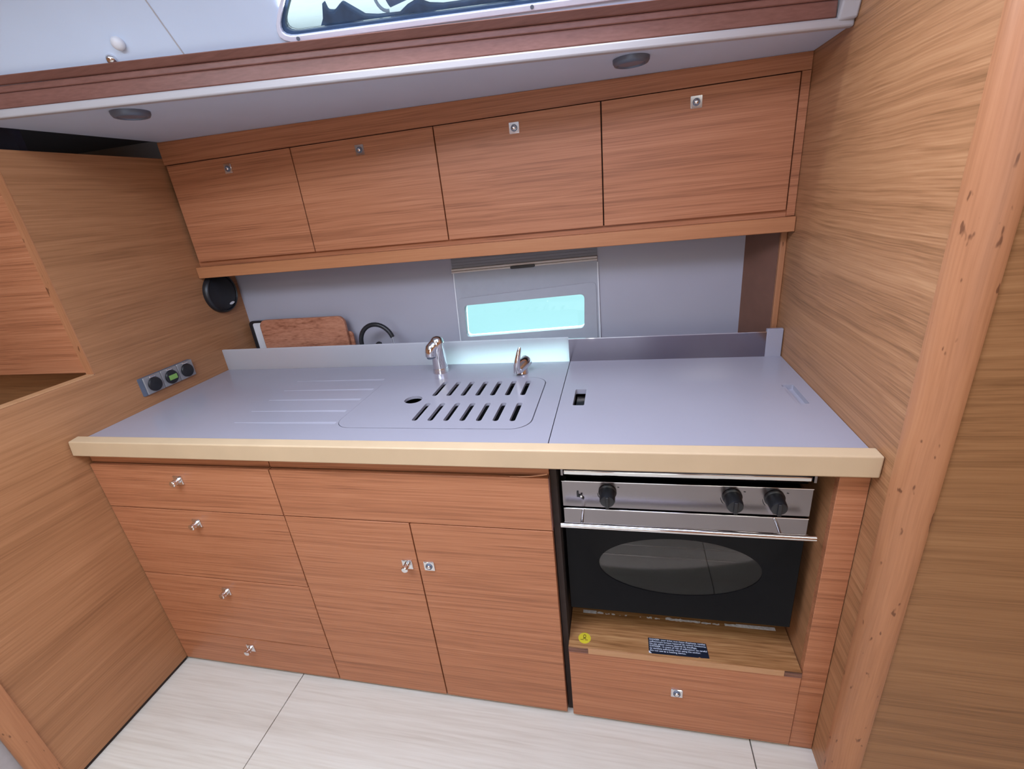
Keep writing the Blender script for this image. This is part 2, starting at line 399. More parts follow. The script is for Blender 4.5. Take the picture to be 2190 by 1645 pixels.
struct(obj('ceiling_gap_shade', MB().hexa([(-2.5, yf(-2.5)+0.036, 1.800), (SA-0.001, yf(SA)+0.036, 1.800), (SA-0.001, YB-0.0005, 1.800), (-2.5, YB-0.0005, 1.800)], [(-2.5, yf(-2.5)+0.036, 1.806), (SA-0.001, yf(SA)+0.036, 1.806), (SA-0.001, YB-0.0005, 1.806), (-2.5, YB-0.0005, 1.806)]).box(SA + 0.0005, SA + 0.004, yf(SA) + 0.036, YB - 0.0005, zs(SA) + 0.0125, 1.806), 'gap_shade'))  # near-black sheets added so the space left of the soffit looks shaded
cl = struct(obj('ceiling_soffit', soff, 'white'))
lip = obj('lip', strip(XA, XB, 0, 0.02, -0.0055, 0.0128), 'cream', cl, bevel=0.004, seg=3)
obj('lip_end', MB().hexa([(0.455, yf(0.455)-0.002, zs(.455)+0.006), (XB, yf(XB)-0.012, zs(XB)+0.006), (XB, yf(XB)+0.03, zs(XB)+0.006), (0.455, yf(.455)+0.03, zs(.455)+0.006)],
                         [(0.462, yf(0.455)-0.05, 1.86), (XB, yf(XB)-0.06, 1.86), (XB, yf(XB)+0.03, 1.86), (0.462, yf(.455)+0.03, 1.86)]), 'cream', cl, bevel=0.004)
fa = struct(obj('trim_5', strip(XA, 0.4545, 0.0045, 0.026, 0.0128, 0.0445), 'wood_dark', bevel=0.003))
obj('upper_moulding', strip(XA, 0.4545, 0.0060, 0.030, 0.0450, 0.0595), 'wood_dark', fa, bevel=0.003)
cx0, cx1 = XA, 0.4545
obj('cap_moulding', MB().hexa([(cx0, yf(cx0)+.0050, zs(cx0)+.0600), (cx1, yf(cx1)+.0050, zs(cx1)+.0600), (cx1, yf(cx1)+.034, zs(cx1)+.0600), (cx0, yf(cx0)+.034, zs(cx0)+.0600)],
                              [(cx0, yf(cx0)-.012, zs(cx0)+.0750), (cx1, yf(cx1)-.012, zs(cx1)+.0750), (cx1, yf(cx1)+.034, zs(cx1)+.0750), (cx0, yf(cx0)+.034, zs(cx0)+.0750)]), 'wood_dark', fa, bevel=0.003)

CO = Vector((0, 1.255, 1.80)); CU = Vector((0.98503, 0.17238, 0)); CV = Vector((0.08158746, -0.46621407, 0.88090177)); CN = Vector((0.15185014, -0.86771508, -0.47329914))
PL = lambda off=0.0: (lambda a, b: tuple(CO + CU*a + CV*b + CN*off))
coach = struct(obj('ceiling_coachroof_side', MB().prism([(-2.6, -0.01), (0.5, -0.01), (0.5, 0.262), (-2.6, 0.262)], tuple(CN*-0.03), PL(0)), 'white'))
HO = [(-0.757, 0.030), (0.24, 0.028), (0.16, 0.20), (-0.62, 0.20)]
HI = [(-0.738, 0.0425), (0.222, 0.0405), (0.152, 0.187), (-0.618, 0.187)]
carve(coach, MB().prism(rpoly(HI, 0.022), tuple(CN*-0.2), PL(0.08)))
obj('liner_seam', MB().prism([(-0.9775, 0.135), (-0.9745, 0.135), (-0.9550, 0.03), (-0.9580, 0.03)], tuple(CN*0.0012), PL(0.0)), 'cream', coach, bevel=0.0004)
roof = struct(obj('ceiling', MB().box(-2.5, 1.6, -1.7, 1.20, 2.03, 2.05), 'white'))
carve(roof, MB().box(-0.45, 0.35, 0.105, 0.655, 1.9, 2.2).box(-1.75, -0.95, -1.3, -0.7, 1.9, 2.2).box(-1.3, -0.5, -0.2, 0.4, 1.9, 2.2).box(0.5, 1.3, -0.9, -0.3, 1.9, 2.2))
rb = struct(obj('wall_front', MB().box(-2.5, 1.6, -1.72, -1.70, 0, 2.05), 'wood_x'))
carve(rb, MB().box(-0.85, 0.25, -1.9, -1.5, 0.8, 1.9))
struct(obj('wall_right_outer', MB().box(1.6, 1.62, -1.7, 0.83, 0, 2.05), 'wood_yr'))
# grey settee side beyond the left bulkhead
struct(obj('trim_6', MB().box(-2.4, -1.612, -0.2, 0.62, 0, 0.30), 'grey', bevel=0.006))
struct(obj('trim_7', MB().box(-1.6115, -1.6005, 0.2, 0.62, 0, 0.31), 'palegrey', bevel=0.002))

# ---- coachroof window
w1 = empty('window_1', tuple(CO + CU*-0.25 + CV*0.03)); struct(w1)
obj('window_frame', MB().ring(rpoly(HO, 0.032), rpoly(HI, 0.022), tuple(CN*0.006), PL(0.0)), 'alu', w1, bevel=0.002)
GI = [(-0.728, 0.0475), (0.214, 0.0455), (0.148, 0.182), (-0.613, 0.182)]
obj('gasket', MB().ring(rpoly(HI, 0.022), rpoly(GI, 0.02), tuple(CN*-0.022), PL(-0.004)), 'gasket', w1)
obj('window_pane', MB().prism(rpoly(GI, 0.02), tuple(CN*-0.004), PL(-0.018)), 'pane_sky', w1)
for u in (-0.69, -0.177, 0.17):
    p = CO + CU*u + CV*0.0365
    obj('screw', MB().cyl(p + CN*0.005, p + CN*0.0075, 0.004, n=12), 'dullmetal', w1)

# ---- hull port with its blind
w2 = empty('window_2', (-0.34, YB, 0.95)); struct(w2)
pl = rpoly([(-0.6065, 1.223), (-0.6195, 0.88), (-0.0705, 0.88), (-0.0725, 1.235)], 0.004, 3)
fp = obj('surround_panel', MB().prism(pl, (0, -0.004, 0), XZ(YB - 0.0003)), 'blind', w2, bevel=0.001)
carve(fp, MB().prism(rpoly(PORT, 0.017), (0, 0.2, 0), XZ(YB - 0.08)))
RO = [(-0.602, 1.121), (-0.610, 0.90), (-0.079, 0.90), (-0.079, 1.153)]
RI = [(-0.5995, 1.1185), (-0.6075, 0.9025), (-0.0815, 0.9025), (-0.0815, 1.1505)]
obj('inner_frame', MB().ring(rpoly(RO, 0.016), rpoly(PORT, 0.017), (0, -0.003, 0), XZ(YB - 0.0046)), 'blind', w2, bevel=0.0008)
for xa, xb in ((-0.6075, -0.6205), (-0.0715, -0.0695)):
    obj('side_channel', MB().hexa([(xb-0.002, YB-0.0075, 0.88), (xb+0.002, YB-0.0075, 0.88), (xb+0.002, YB-0.0042, 0.88), (xb-0.002, YB-0.0042, 0.88)],
                                  [(xa-0.002, YB-0.0075, 1.222), (xa+0.002, YB-0.0075, 1.222), (xa+0.002, YB-0.0042, 1.222), (xa-0.002, YB-0.0042, 1.222)]), 'whiteplastic', w2)
bl = MB().hexa([(-0.611, YB-0.018, 1.2185), (-0.0715, YB-0.018, 1.2285), (-0.0715, YB-0.001, 1.2285), (-0.611, YB-0.001, 1.2185)],
               [(-0.611, YB-0.018, 1.2255), (-0.0715, YB-0.018, 1.2355), (-0.0715, YB-0.001, 1.2355), (-0.611, YB-0.001, 1.2255)])
obj('blind_bar', bl, 'blindcream', w2, bevel=0.0015)
bl2 = MB().hexa([(-0.611, YB-0.016, 1.2262), (-0.0715, YB-0.016, 1.2362), (-0.0715, YB-0.001, 1.2362), (-0.611, YB-0.001, 1.2262)],
                [(-0.611, YB-0.016, 1.2345), (-0.0715, YB-0.016, 1.2445), (-0.0715, YB-0.001, 1.2445), (-0.611, YB-0.001, 1.2345)])
obj('blind_cassette', bl2, 'blindcream', w2, bevel=0.0015)
for k in range(4):
    z = 1.2352 + 0.0105*k
    obj('blind_pleat', MB().hexa([(-0.610, YB-0.010, z), (-0.0725, YB-0.010, z+0.010), (-0.0725, YB-0.001, z+0.010), (-0.610, YB-0.001, z)],
                                 [(-0.610, YB-0.005, z+0.009), (-0.0725, YB-0.005, z+0.019), (-0.0725, YB-0.001, z+0.019), (-0.610, YB-0.001, z+0.009)]), 'blind', w2)
hp = rrect(-0.0455, 0.0455, -0.0052, 0.0052, 0.005)
ca = 0.0185
obj('blind_pull', MB().prism([(-0.338 + a, 1.2265 + b + a*ca) for a, b in hp], (0, -0.004, 0), XZ(YB - 0.0165)), 'black', w2, bevel=0.001)
obj('window_pane', MB().prism(rpoly(PORT, 0.017), (0, 0.004, 0), XZ(YB + 0.012)), 'pane_sea', w2)

# ================================================================== LATCHES (shared meshes)
def latch_meshes():
    h = 0.0150
    pm = mesh_of(MB().prism(rrect(-h, h, -h, h, 0.0015, 2), (0, -0.0035, 0), XZ(0)).prism(rrect(-h+.002, h-.002, -h+.002, h-.002, 0.001, 2), (0, -0.0012, 0), XZ(-0.0035)), 'latch_plate', smooth=30)
    # pushed in: dark collar with a domed button in it
    bp = mesh_of(MB().lathe((0, -0.0045, 0), (0, -0.0105, 0), [(0, 0.0096), (0.35, 0.0096), (0.5, 0.0088), (0.45, 0.0068), (0.2, 0.0066)], 24, False), 'latch_collar', smooth=40)
    bt = mesh_of(MB().lathe((0, -0.0045, 0), (0, -0.0105, 0), [(0, 0.0060), (0.7, 0.0058), (0.92, 0.0040), (1.0, 0.0018)], 20), 'latch_button', smooth=60)
    # popped out: ribbed pull knob
    kp = mesh_of(MB().lathe((0, -0.0045, 0), (0, -0.0265, 0), [(0, 0.0092), (0.12, 0.0092), (0.16, 0.0068), (0.28, 0.0068), (0.32, 0.0090), (0.44, 0.0090), (0.48, 0.0070), (0.60, 0.0070), (0.64, 0.0098), (0.90, 0.0098), (0.98, 0.0075), (1.0, 0.003)], 24), 'latch_knob', smooth=30)
    for m, k in ((pm, 'chrome'), (bp, 'dullmetal'), (bt, 'chrome'), (kp, 'chrome')): m.materials.append(MT[k])
    return pm, bp, bt, kp
LP, LC, LB, LK = latch_meshes()
def latch(parent, x, y, z, out):
    p = (x, y, z)
    link('latch_plate', LP, None, parent, p)
    if out: link('latch_knob', LK, None, parent, p)
    else:
        link('latch_collar', LC, None, parent, p); link('latch_button', LB, None, parent, p)

# ================================================================== BASE CABINETS
G = 0.0017
def front(name, parent, x0, x1, z0, z1, y=YK, th=0.018, mat='wood_x'):
    return obj(name, MB().box(x0 + G, x1 - G, y, y + th, z0 + G, z1 - G), mat, parent, bevel=0.0012)

dc = empty('drawer_cabinet', (-1.257, 1.2, 0)); tag(dc, 'oak drawer unit with four stacked drawer fronts beside the left bulkhead', 'cabinet')
obj('carcass', MB().box(XL + 0.003, -0.940, YK + 0.0185, 1.50, 0.004, 0.884), 'dark', dc)
obj('top_band', MB().box(XL + 0.003, -0.940, YK + 0.010, YK + 0.0183, 0.846, 0.884), 'wood_x', dc)
for z0, z1, zl in ((0.688, 0.8435, 0.798), (0.420, 0.688, 0.644), (0.154, 0.420, 0.370), (0.012, 0.154, 0.112)):
    d = front('drawer', dc, XL + 0.0015, -0.9385, z0, z1)
    latch(d, -1.257, YK, zl, True)

sc = empty('sink_cabinet', (-0.5525, 1.2, 0)); tag(sc, 'oak two-door sink cabinet with a wide blank panel above its doors', 'cabinet')
cb = obj('carcass', MB().box(-0.937, -0.1685, YK + 0.0185, 1.50, 0.004, 0.884), 'dark', sc)
obj('top_band', MB().box(-0.937, -0.1675, YK + 0.010, YK + 0.0183, 0.846, 0.884), 'wood_x', sc)
front('blank_panel', sc, -0.9385, -0.1667, 0.6885, 0.8435)
d1 = front('door', sc, -0.9385, -0.5525, 0.012, 0.6885); latch(d1, -0.584, YK, 0.547, True)
d2 = front('door', sc, -0.5525, -0.1667, 0.012, 0.6885); latch(d2, -0.519, YK, 0.547, False)
obj('edge_band', MB().box(-0.1682, -0.1664, YK + 0.0005, YK + 0.018, 0.69, 0.842), 'wood_dark', sc)
# lifted splinter of veneer above the panel
sp = []
for k in range(9):
    t = k/8; sp.append((-0.26 + 0.092*t, YK - 0.001 - 0.006*t*t, 0.8455 + 0.014*t*t))
obj('veneer_splinter', MB().tube(sp, [0.0006 + 0.0012*k/8 for k in range(9)], 6), 'wood_rail', sc)

# side of the oven recess, right-hand filler and the low drawer under the oven
oc = empty('oven_housing', (0.135, 1.2, 0)); tag(oc, 'oak oven recess with a plain upright filler panel beside the right bulkhead', 'cabinet')
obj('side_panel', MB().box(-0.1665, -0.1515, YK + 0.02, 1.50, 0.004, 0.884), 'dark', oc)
obj('filler_panel', MB().box(0.4342, XR - 0.0015, YK + 0.001, YK + 0.019, 0.004, 0.884), 'wood_x', oc, bevel=0.001)
obj('inner_panel', MB().box(0.4342, 0.4480, YK + 0.0195, 1.50, 0.004, 0.884), 'wood_y', oc)
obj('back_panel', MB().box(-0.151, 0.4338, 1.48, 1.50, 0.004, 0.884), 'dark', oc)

ZT = 0.295
st = empty('step_drawer', (0.14, 0.98, 0)); tag(st, 'low oak drawer box with a broad worn top under the oven', 'drawer')
obj('drawer_top', MB().box(-0.1500, 0.4325, YK - 0.001, 1.30, ZT - 0.018, ZT), 'wood_step', st, bevel=0.001)
dfr = obj('drawer_front', MB().box(-0.1500, 0.4325, YK - 0.0025, YK + 0.015, 0.012, ZT - 0.0185), 'wood_x', st, bevel=0.0012)
latch(dfr, 0.139, YK - 0.0025, 0.165, False)
obj('box_body', MB().box(-0.147, 0.430, YK + 0.016, 1.29, 0.006, ZT - 0.019), 'dark', st)
obj('front_edging', MB().box(-0.096, 0.3925, YK - 0.0032, YK - 0.001, ZT - 0.0185, ZT - 0.0015), 'wood_edge', st)
for x0, x1 in ((-0.1500, -0.097), (0.3935, 0.4325)):
    for k in range(4):
        obj('ply_layer', MB().box(x0, x1, YK - 0.0034 + 0.0006*(k % 2), YK - 0.001, ZT - 0.0182 + 0.0044*k, ZT - 0.0145 + 0.0044*k), 'ply' if k % 2 else 'wood_dark', st)

# stickers on the step
ys = obj('round_sticker', MB().cyl((-0.1075, 0.947, ZT + 0.0002), (-0.1075, 0.947, ZT + 0.0007), 0.0172, n=40), 'yellow', loc=(-0.1075, 0.947, ZT))
tag(ys, 'round yellow sticker with a small dark pictogram on the oak step', 'sticker')
ic = MB()
hd = [(0.0042*math.cos(a*math.pi/8), 0.006*math.sin(a*math.pi/8)) for a in range(16)]
hi = [(0.0022*math.cos(a*math.pi/8), 0.0035*math.sin(a*math.pi/8)) for a in range(16)]
ic.ring([(-0.1075 + a, 0.9525 + b) for a, b in hd], [(-0.1075 + a, 0.9525 + b) for a, b in hi], (0, 0, 0.0002), lambda a, b: (a, b, ZT + 0.0008))
ic.prism([(-0.1128, 0.9445), (-0.1022, 0.9445), (-0.1045, 0.9475), (-0.1105, 0.9475)], (0, 0, 0.0002), lambda a, b: (a, b, ZT + 0.0008))
ic.prism([(-0.1185, 0.9402), (-0.1095, 0.9402), (-0.1095, 0.9424), (-0.1185, 0.9424)], (0, 0, 0.0002), lambda a, b: (a, b, ZT + 0.0008))
ic.prism([(-0.1065, 0.9402), (-0.0985, 0.9402), (-0.0985, 0.9424), (-0.1065, 0.9424)], (0, 0, 0.0002), lambda a, b: (a, b, ZT + 0.0008))
obj('pictogram', ic, 'ink', ys)

def text_mesh(body, size, name):
    cu = bpy.data.curves.new(name, 'FONT'); cu.body = body; cu.size = size; cu.extrude = 0.00012; cu.resolution_u = 2
    cu.offset = size*0.012
    o = bpy.data.objects.new(name, cu); COL.objects.link(o); bpy.context.view_layer.update()
    me = bpy.data.meshes.new_from_object(o.evaluated_get(bpy.context.evaluated_depsgraph_get()))
    bpy.data.objects.remove(o); bpy.data.curves.remove(cu)
    me.materials.clear(); me.materials.append(MT['labelwhite'])
    return me
lb = obj('warning_label', MB().prism([(0.0655, 0.9275), (0.0705, 0.9225), (0.190, 0.9248), (0.1935, 0.9275), (0.197, 0.9250), (0.2180, 0.9262), (0.2160, 0.9695), (0.0655, 0.9705)], (0, 0, 0.0006), lambda a, b: (a, b, ZT + 0.0002)), 'labelblack', loc=(0.0655, 0.9275, ZT))
tag(lb, 'black rectangular warning label with six lines of white print on the oak step', 'label')
LINES = ["DANGER : pour éviter tout risque d'asphyxie, ventilez", "suffisamment lorsque l'appareil de cuisson fonctionne.", "Ne pas utiliser comme appareil de chauffage.",
         "DANGER : in event of risk of suffocation, be careful", "to ventilate sufficiently when using the cooker.", "Do not use as a heating device."]
WID = [0.145, 0.146, 0.122, 0.146, 0.130, 0.092]
for k, t in enumerate(LINES):
    me = text_mesh(t, 0.0066, 'lettering')
    w = max(v.co.x for v in me.vertices)
    s = WID[k]/w
    for v in me.vertices: v.co.x *= s
    link('lettering', me, None, lb, (0.0685, 0.9638 - 0.0068*k, ZT + 0.00095))
obj('torn_corner', MB().prism([(0.0655, 0.9305), (0.0655, 0.9235), (0.0725, 0.9228)], (0, 0, 0.0004), lambda a, b: (a, b, ZT + 0.0010)), 'labelwhite', lb)

# worn strip of tape at the back of the step
tp = empty('worn_tape', (0.145, 1.044, ZT)); tag(tp, 'torn white tape remnants stuck on the oak step below the oven door', 'tape')
x = -0.117; rnd = random.Random(3)
segs = [(-0.117, -0.078, 1.0), (-0.076, -0.058, .7), (-0.052, -0.040, .4), (-0.034, -0.024, .45), (-0.012, -0.008, .3), (0.004, 0.010, .4), (0.046, 0.050, .35), (0.066, 0.080, .6), (0.088, 0.102, .5),
        (0.118, 0.160, .9), (0.160, 0.212, .75), (0.214, 0.240, .6), (0.244, 0.262, .5), (0.276, 0.306, .8), (0.306, 0.405, 1.0)]
for a, b, w in segs:
    n = max(3, int((b - a)/0.006)); lo = []; hi_ = []
    for k in range(n + 1):
        xx = a + (b - a)*k/n; jit = 0.0 if w == 1.0 else 0.003
        lo.append((xx, 1.0330 + rnd.uniform(0, jit))); hi_.append((xx, 1.0330 + 0.0105*w + rnd.uniform(-jit, jit)*0.6))
    obj('tape_scrap', MB().prism(lo + hi_[::-1], (0, 0, 0.0005), lambda p, q_: (p, q_, ZT + 0.0003)), 'tape', tp)

# ================================================================== COUNTER
ct = empty('sink_counter', (-0.87, 1.22, ZC)); tag(ct, 'white solid-surface worktop with drainer grooves around the slotted sink cover', 'worktop')
top = obj('slab', MB().box(XL + 0.0008, XS - 0.0012, 0.9255, YC - 0.0005, ZC - 0.030, ZC), 'counter', ct)
LX0, LX1, LY0, LY1 = -0.786, -0.2235, 1.0165, 1.372
cut = MB().prism(rrect(LX0, LX1, LY0, LY1, 0.055, 10), (0, 0, 0.2), lambda a, b: (a, b, ZC - 0.1))
for y, x0, x1 in ((1.373, -1.146, -0.800), (1.2875, -1.139, -0.797), (1.2075, -1.137, -0.800), (1.1235, -1.136, -0.802), (1.0455, -1.132, -0.7885)):
    cut.hexa([(x0, y-0.0030, ZC-0.0015), (x1, y-0.0060, ZC-0.0095), (x1, y-0.0010, ZC-0.0095), (x0, y-0.0010, ZC-0.0015)],
             [(x0, y-0.0030, ZC+0.01), (x1, y-0.0060, ZC+0.01), (x1, y+0.0185, ZC+0.01), (x0, y+0.0105, ZC+0.01)])
carve(top, cut)
us = obj('upstand', MB().box(XL + 0.0008, -0.1690, YC, YC + 0.009, ZC - 0.03, 1.0055), 'acrylic', loc=(-0.87, YC, ZC), bevel=0.002); tag(us, 'long translucent white upstand along the back of the sink worktop', 'upstand')
# basin under the lid
basin = MB().box(LX0 + 0.06, LX1 - 0.01, LY0 + 0.004, LY1 - 0.004, 0.755, 0.760)
bas = obj('basin', MB().box(-0.75, -0.215, 1.006, 1.383, 0.745, ZC - 0.0305), 'sinkdark', ct)
carve(bas, MB().prism(rrect(-0.742, -0.223, 1.014, 1.375, 0.05, 6), (0, 0, 0.5), lambda a, b: (a, b, 0.75)))
carve(cb, MB().box(-0.8, -0.20, 0.99, 1.40, 0.70, 0.95))

# lid over the sink: slots and a finger hole
lid = obj('sink_cover', MB().prism(rrect(LX0 + 0.0008, LX1 - 0.0030, LY0 + 0.0030, LY1 - 0.0010, 0.053, 10), (0, 0, -0.0088), lambda a, b: (a, b, ZC + 0.0002)), 'counter', loc=(-0.505, 1.194, ZC - 0.0086))
tag(lid, 'white slotted sink cover with rounded corners and a finger hole', 'sink cover')
cut = MB()
for row, (y0, y1) in enumerate(((1.0625, 1.177), (1.2305, 1.343))):
    for k in range(7):
        xc = -0.5600 + 0.0464*k + (0.0035 if row == 0 else 0.0)
        cut.prism(rrect(xc - 0.0078, xc + 0.0078, y0, y1, 0.0070, 5), (0, 0, 0.1), lambda a, b: (a, b, ZC - 0.05))
cut.cyl((-0.617, 1.203, ZC - 0.05), (-0.617, 1.203, ZC + 0.05), 0.0275, n=32)
carve(lid, cut)
obj('lid_rebate', MB().ring(rrect(LX0, LX1, LY0, LY1, 0.055, 10), rrect(LX0 + 0.03, LX1 - 0.018, LY0 + 0.018, LY1 - 0.018, 0.045, 10), (0, 0, -0.006), lambda a, b: (a, b, ZC - 0.0092)), 'counter', ct)

sl = obj('stove_lid', MB().box(XS + 0.0012, XR - 0.0015, 0.9255, YC - 0.0005, ZC - 0.0145, ZC + 0.0003), 'counter', loc=(0.16, 1.22, ZC - 0.0145))
tag(sl, 'white lift-off stove cover panel with two hand slots', 'stove cover')
carve(sl, MB().prism(rrect(-0.1275, -0.0965, 1.158, 1.2685, 0.004, 4), (0, 0, 0.2), lambda a, b: (a, b, ZC - 0.1)))
carve(sl, MB().prism(rrect(0.4245, 0.4540, 1.162, 1.283, 0.004, 4), (0, 0, 0.2), lambda a, b: (a, b, ZC - 0.0125)))
obj('slot_ledge', MB().box(0.4250, 0.4350, 1.1625, 1.2825, ZC - 0.0124, ZC - 0.0045), 'counter', sl)

spl = obj('splash_plate', MB().box(-0.1685, 0.4430, YC, YC + 0.003, ZC - 0.02, 0.9995), 'mirror', loc=(0.137, YC, 0.9)); tag(spl, 'polished steel splash plate standing behind the stove cover', 'splash plate')
obj('top_edge', MB().box(-0.1685, 0.4430, YC - 0.0006, YC + 0.0036, 0.9985, 1.0010), 'chrome', spl)
ep = obj('upstand_end', MB().box(0.4435, XR - 0.0022, YC - 0.001, YC + 0.013, ZC - 0.02, 1.0085), 'counter', loc=(0.466, YC, 0.9), bevel=0.0015); tag(ep, 'short white upstand block in the corner by the right bulkhead', 'upstand')

# cream fiddle rail along the front edge
rl = MB().hexa([(-1.5735, 0.8895, 0.8862), (0.4895, 0.8895, 0.8862), (XR - 0.0008, 0.9252, 0.8862), (XL + 0.0008, 0.9252, 0.8862)],
               [(-1.5640, 0.8890, 0.9350), (0.4900, 0.8890, 0.9350), (XR - 0.0008, 0.9252, 0.9350), (XL + 0.0008, 0.9252, 0.9350)])
cr = obj('counter_rail', rl, 'cream_wood', loc=(-0.54, 0.907, 0.886), bevel=0.0035, seg=3); tag(cr, 'cream painted fiddle rail running along the whole front of the worktop', 'rail')

# ================================================================== TAPS
fc = empty('faucet', (-0.612, 1.441, ZC)); tag(fc, 'stubby chrome faucet with a rounded head turned to the side', 'faucet')
obj('base', MB().lathe((-0.612, 1.441, ZC), (-0.612, 1.441, ZC + 0.018), [(0, 0.0285), (0.6, 0.0275), (1.0, 0.0262)], 32), 'chrome', fc, smooth=50)
obj('body', MB().tube([(-0.612, 1.441, ZC + 0.016), (-0.6118, 1.441, ZC + 0.05), (-0.611, 1.4405, ZC + 0.08), (-0.610, 1.440, ZC + 0.106), (-0.609, 1.4395, ZC + 0.120), (-0.609, 1.439, ZC + 0.128), (-0.609, 1.439, ZC + 0.131)],
                       [0.0262, 0.0252, 0.0245, 0.0240, 0.0210, 0.0140, 0.004], 32), 'chrome', fc, smooth=70)
obj('spout', MB().tube([(-0.612, 1.436, ZC + 0.102), (-0.620, 1.428, ZC + 0.100), (-0.626, 1.422, ZC + 0.093), (-0.629, 1.419, ZC + 0.082), (-0.630, 1.418, ZC + 0.066)], [0.0190, 0.0200, 0.0205, 0.0200, 0.0190], 24), 'chrome', fc, smooth=70)
obj('nozzle', MB().cyl((-0.630, 1.417, ZC + 0.067), (-0.630, 1.418, ZC + 0.062), 0.0155, n=24), 'dullmetal', fc, smooth=50)

mx_ = empty('mixer_tap', (-0.315, 1.412, ZC)); tag(mx_, 'small chrome lever tap with an upright handle beside the slotted sink cover', 'tap')
obj('base', MB().lathe((-0.315, 1.414, ZC), (-0.313, 1.418, ZC + 0.03), [(0, 0.021), (0.2, 0.020), (1.0, 0.017)], 28), 'chrome', mx_, smooth=50)
obj('body', MB().lathe((-0.326, 1.386, ZC + 0.020), (-0.298, 1.436, ZC + 0.040), [(0, 0.012), (0.06, 0.0180), (0.5, 0.0190), (0.92, 0.0195), (1.0, 0.014)], 28), 'chrome', mx_, smooth=50)
lev = []
obj('lever', MB().tube([(-0.326, 1.383, ZC + 0.014), (-0.325, 1.381, ZC + 0.035), (-0.320, 1.382, ZC + 0.062), (-0.314, 1.386, ZC + 0.085), (-0.311, 1.389, ZC + 0.097)], [0.0125, 0.0115, 0.0090, 0.0068, 0.0040], 16), 'chrome', mx_, smooth=60)
obj('cap', MB().cyl((-0.3265, 1.3845, ZC + 0.020), (-0.3285, 1.381, ZC + 0.0188), 0.0085, n=20), 'dullmetal', mx_, smooth=40)

# ================================================================== UPPER LOCKERS
uc = empty('wall_cabinet', (-0.54, 1.62, 1.31)); tag(uc, 'long oak wall cabinet with four lift-up doors above the worktop', 'cabinet')
x0, x1 = XL + 0.001, XR - 0.001
def slopebox(y0, y1, z0):
    return MB().hexa([(x0, y0, z0), (x1, y0, z0), (x1, y1, z0), (x0, y1, z0)], [(x0, y0, zs(x0) - 0.0006), (x1, y0, zs(x1) - 0.0006), (x1, y1, zs(x1) - 0.0006), (x0, y1, zs(x0) - 0.0006)])
obj('carcass', slopebox(1.5565, YB - 0.0008, 1.312), 'dark', uc)
obj('top_board', slopebox(1.545, 1.5563, 1.689), 'wood_x', uc)
obj('bottom_board', MB().box(x0, x1, 1.5505, 1.5563, 1.3330, 1.3520), 'wood_x', uc)
obj('end_stile', MB().box(0.4685, XR - 0.001, 1.543, 1.5563, 1.334, 1.688), 'wood_x', uc, bevel=0.001)
obj('shelf_rail', MB().box(XL + 0.001, XR - 0.001, 1.5265, 1.5563, 1.2914, 1.3328), 'wood_rail', uc, bevel=0.002)
XD = [-1.5625, -1.0548, -0.5489, -0.0423, 0.4664]
for k, xl_ in enumerate((-1.3089, -0.8038, -0.2953, 0.2121)):
    d = front('door', uc, XD[k], XD[k+1], 1.3496, 1.6875, y=YU)
    latch(d, xl_, YU, 1.6505, False)

# hanging locker on the left, seen end-on
lk = obj('side_locker', MB().box(-2.48, XL - 0.0295, 1.040, 1.128, 1.092, 1.712), 'wood_x', loc=(-2.0, 1.084, 1.092), bevel=0.0012)
tag(lk, 'flat oak locker front hanging above the half-height left bulkhead', 'cabinet')

# ================================================================== OVEN
YO = 0.960
ov = empty('oven', (0.133, 1.2, 0.39)); tag(ov, 'stainless steel boat oven with a black glass door and oval window', 'oven')
bo = obj('body', MB().box(-0.140, 0.405, YO + 0.022, 1.42, 0.385, 0.812), 'blackgl', ov)
carve(bo, MB().box(-0.09, 0.355, YO - 0.1, 1.36, 0.43, 0.70))
obj('cavity_lining', MB().box(-0.088, 0.353, 1.30, 1.355, 0.432, 0.698), 'oveninside', ov)
obj('cavity_floor', MB().box(-0.088, 0.353, YO + 0.03, 1.298, 0.432, 0.440), 'oveninside', ov)
obj('control_panel', MB().box(-0.1443, 0.4095, YO, YO + 0.02, 0.7345, 0.8085), 'steel', ov, bevel=0.0015)
obj('top_lip', MB().box(-0.1443, 0.4095, YO - 0.0015, YO + 0.018, 0.8075, 0.8105), 'chrome', ov, bevel=0.0008)
obj('hob_tray', MB().box(-0.1380, 0.4020, YO - 0.004, 1.40, 0.8285, 0.8420), 'chrome', ov, bevel=0.003)
for x in (-0.143, 0.4040): obj('tray_bracket', MB().box(x, x + 0.005, YO - 0.006, YO + 0.02, 0.8290, 0.8570), 'steel', ov)
# door: black glass with an oval window
dr = obj('door', MB().box(-0.1420, 0.4075, YO + 0.002, YO + 0.020, 0.392, 0.7300), 'blackgl', ov, bevel=0.0015)
N = 56
ell = lambda a, b, cx=0.1345, cz=0.5585: [(cx + a*math.cos(2*math.pi*k/N), cz + b*math.sin(2*math.pi*k/N)) for k in range(N)]
carve(dr, MB().prism(ell(0.1945, 0.0895), (0, 0.2, 0), XZ(YO - 0.05)))
obj('door_window', MB().prism(ell(0.1943, 0.0893), (0, 0.004, 0), XZ(YO + 0.004)), 'ovenpane', dr)
obj('door_band', MB().box(-0.1425, 0.4080, YO - 0.001, YO + 0.0018, 0.6800, 0.7290), 'steel', dr, bevel=0.0006)
obj('door_top_edge', MB().box(-0.1425, 0.4080, YO - 0.003, YO + 0.0195, 0.7283, 0.7318), 'chrome', dr, bevel=0.0008)
hz, hy = 0.7185, 0.909
obj('handle', MB().cyl((-0.1440, hy, hz), (0.4060, hy, hz), 0.0070, n=24), 'chrome', ov, smooth=40)
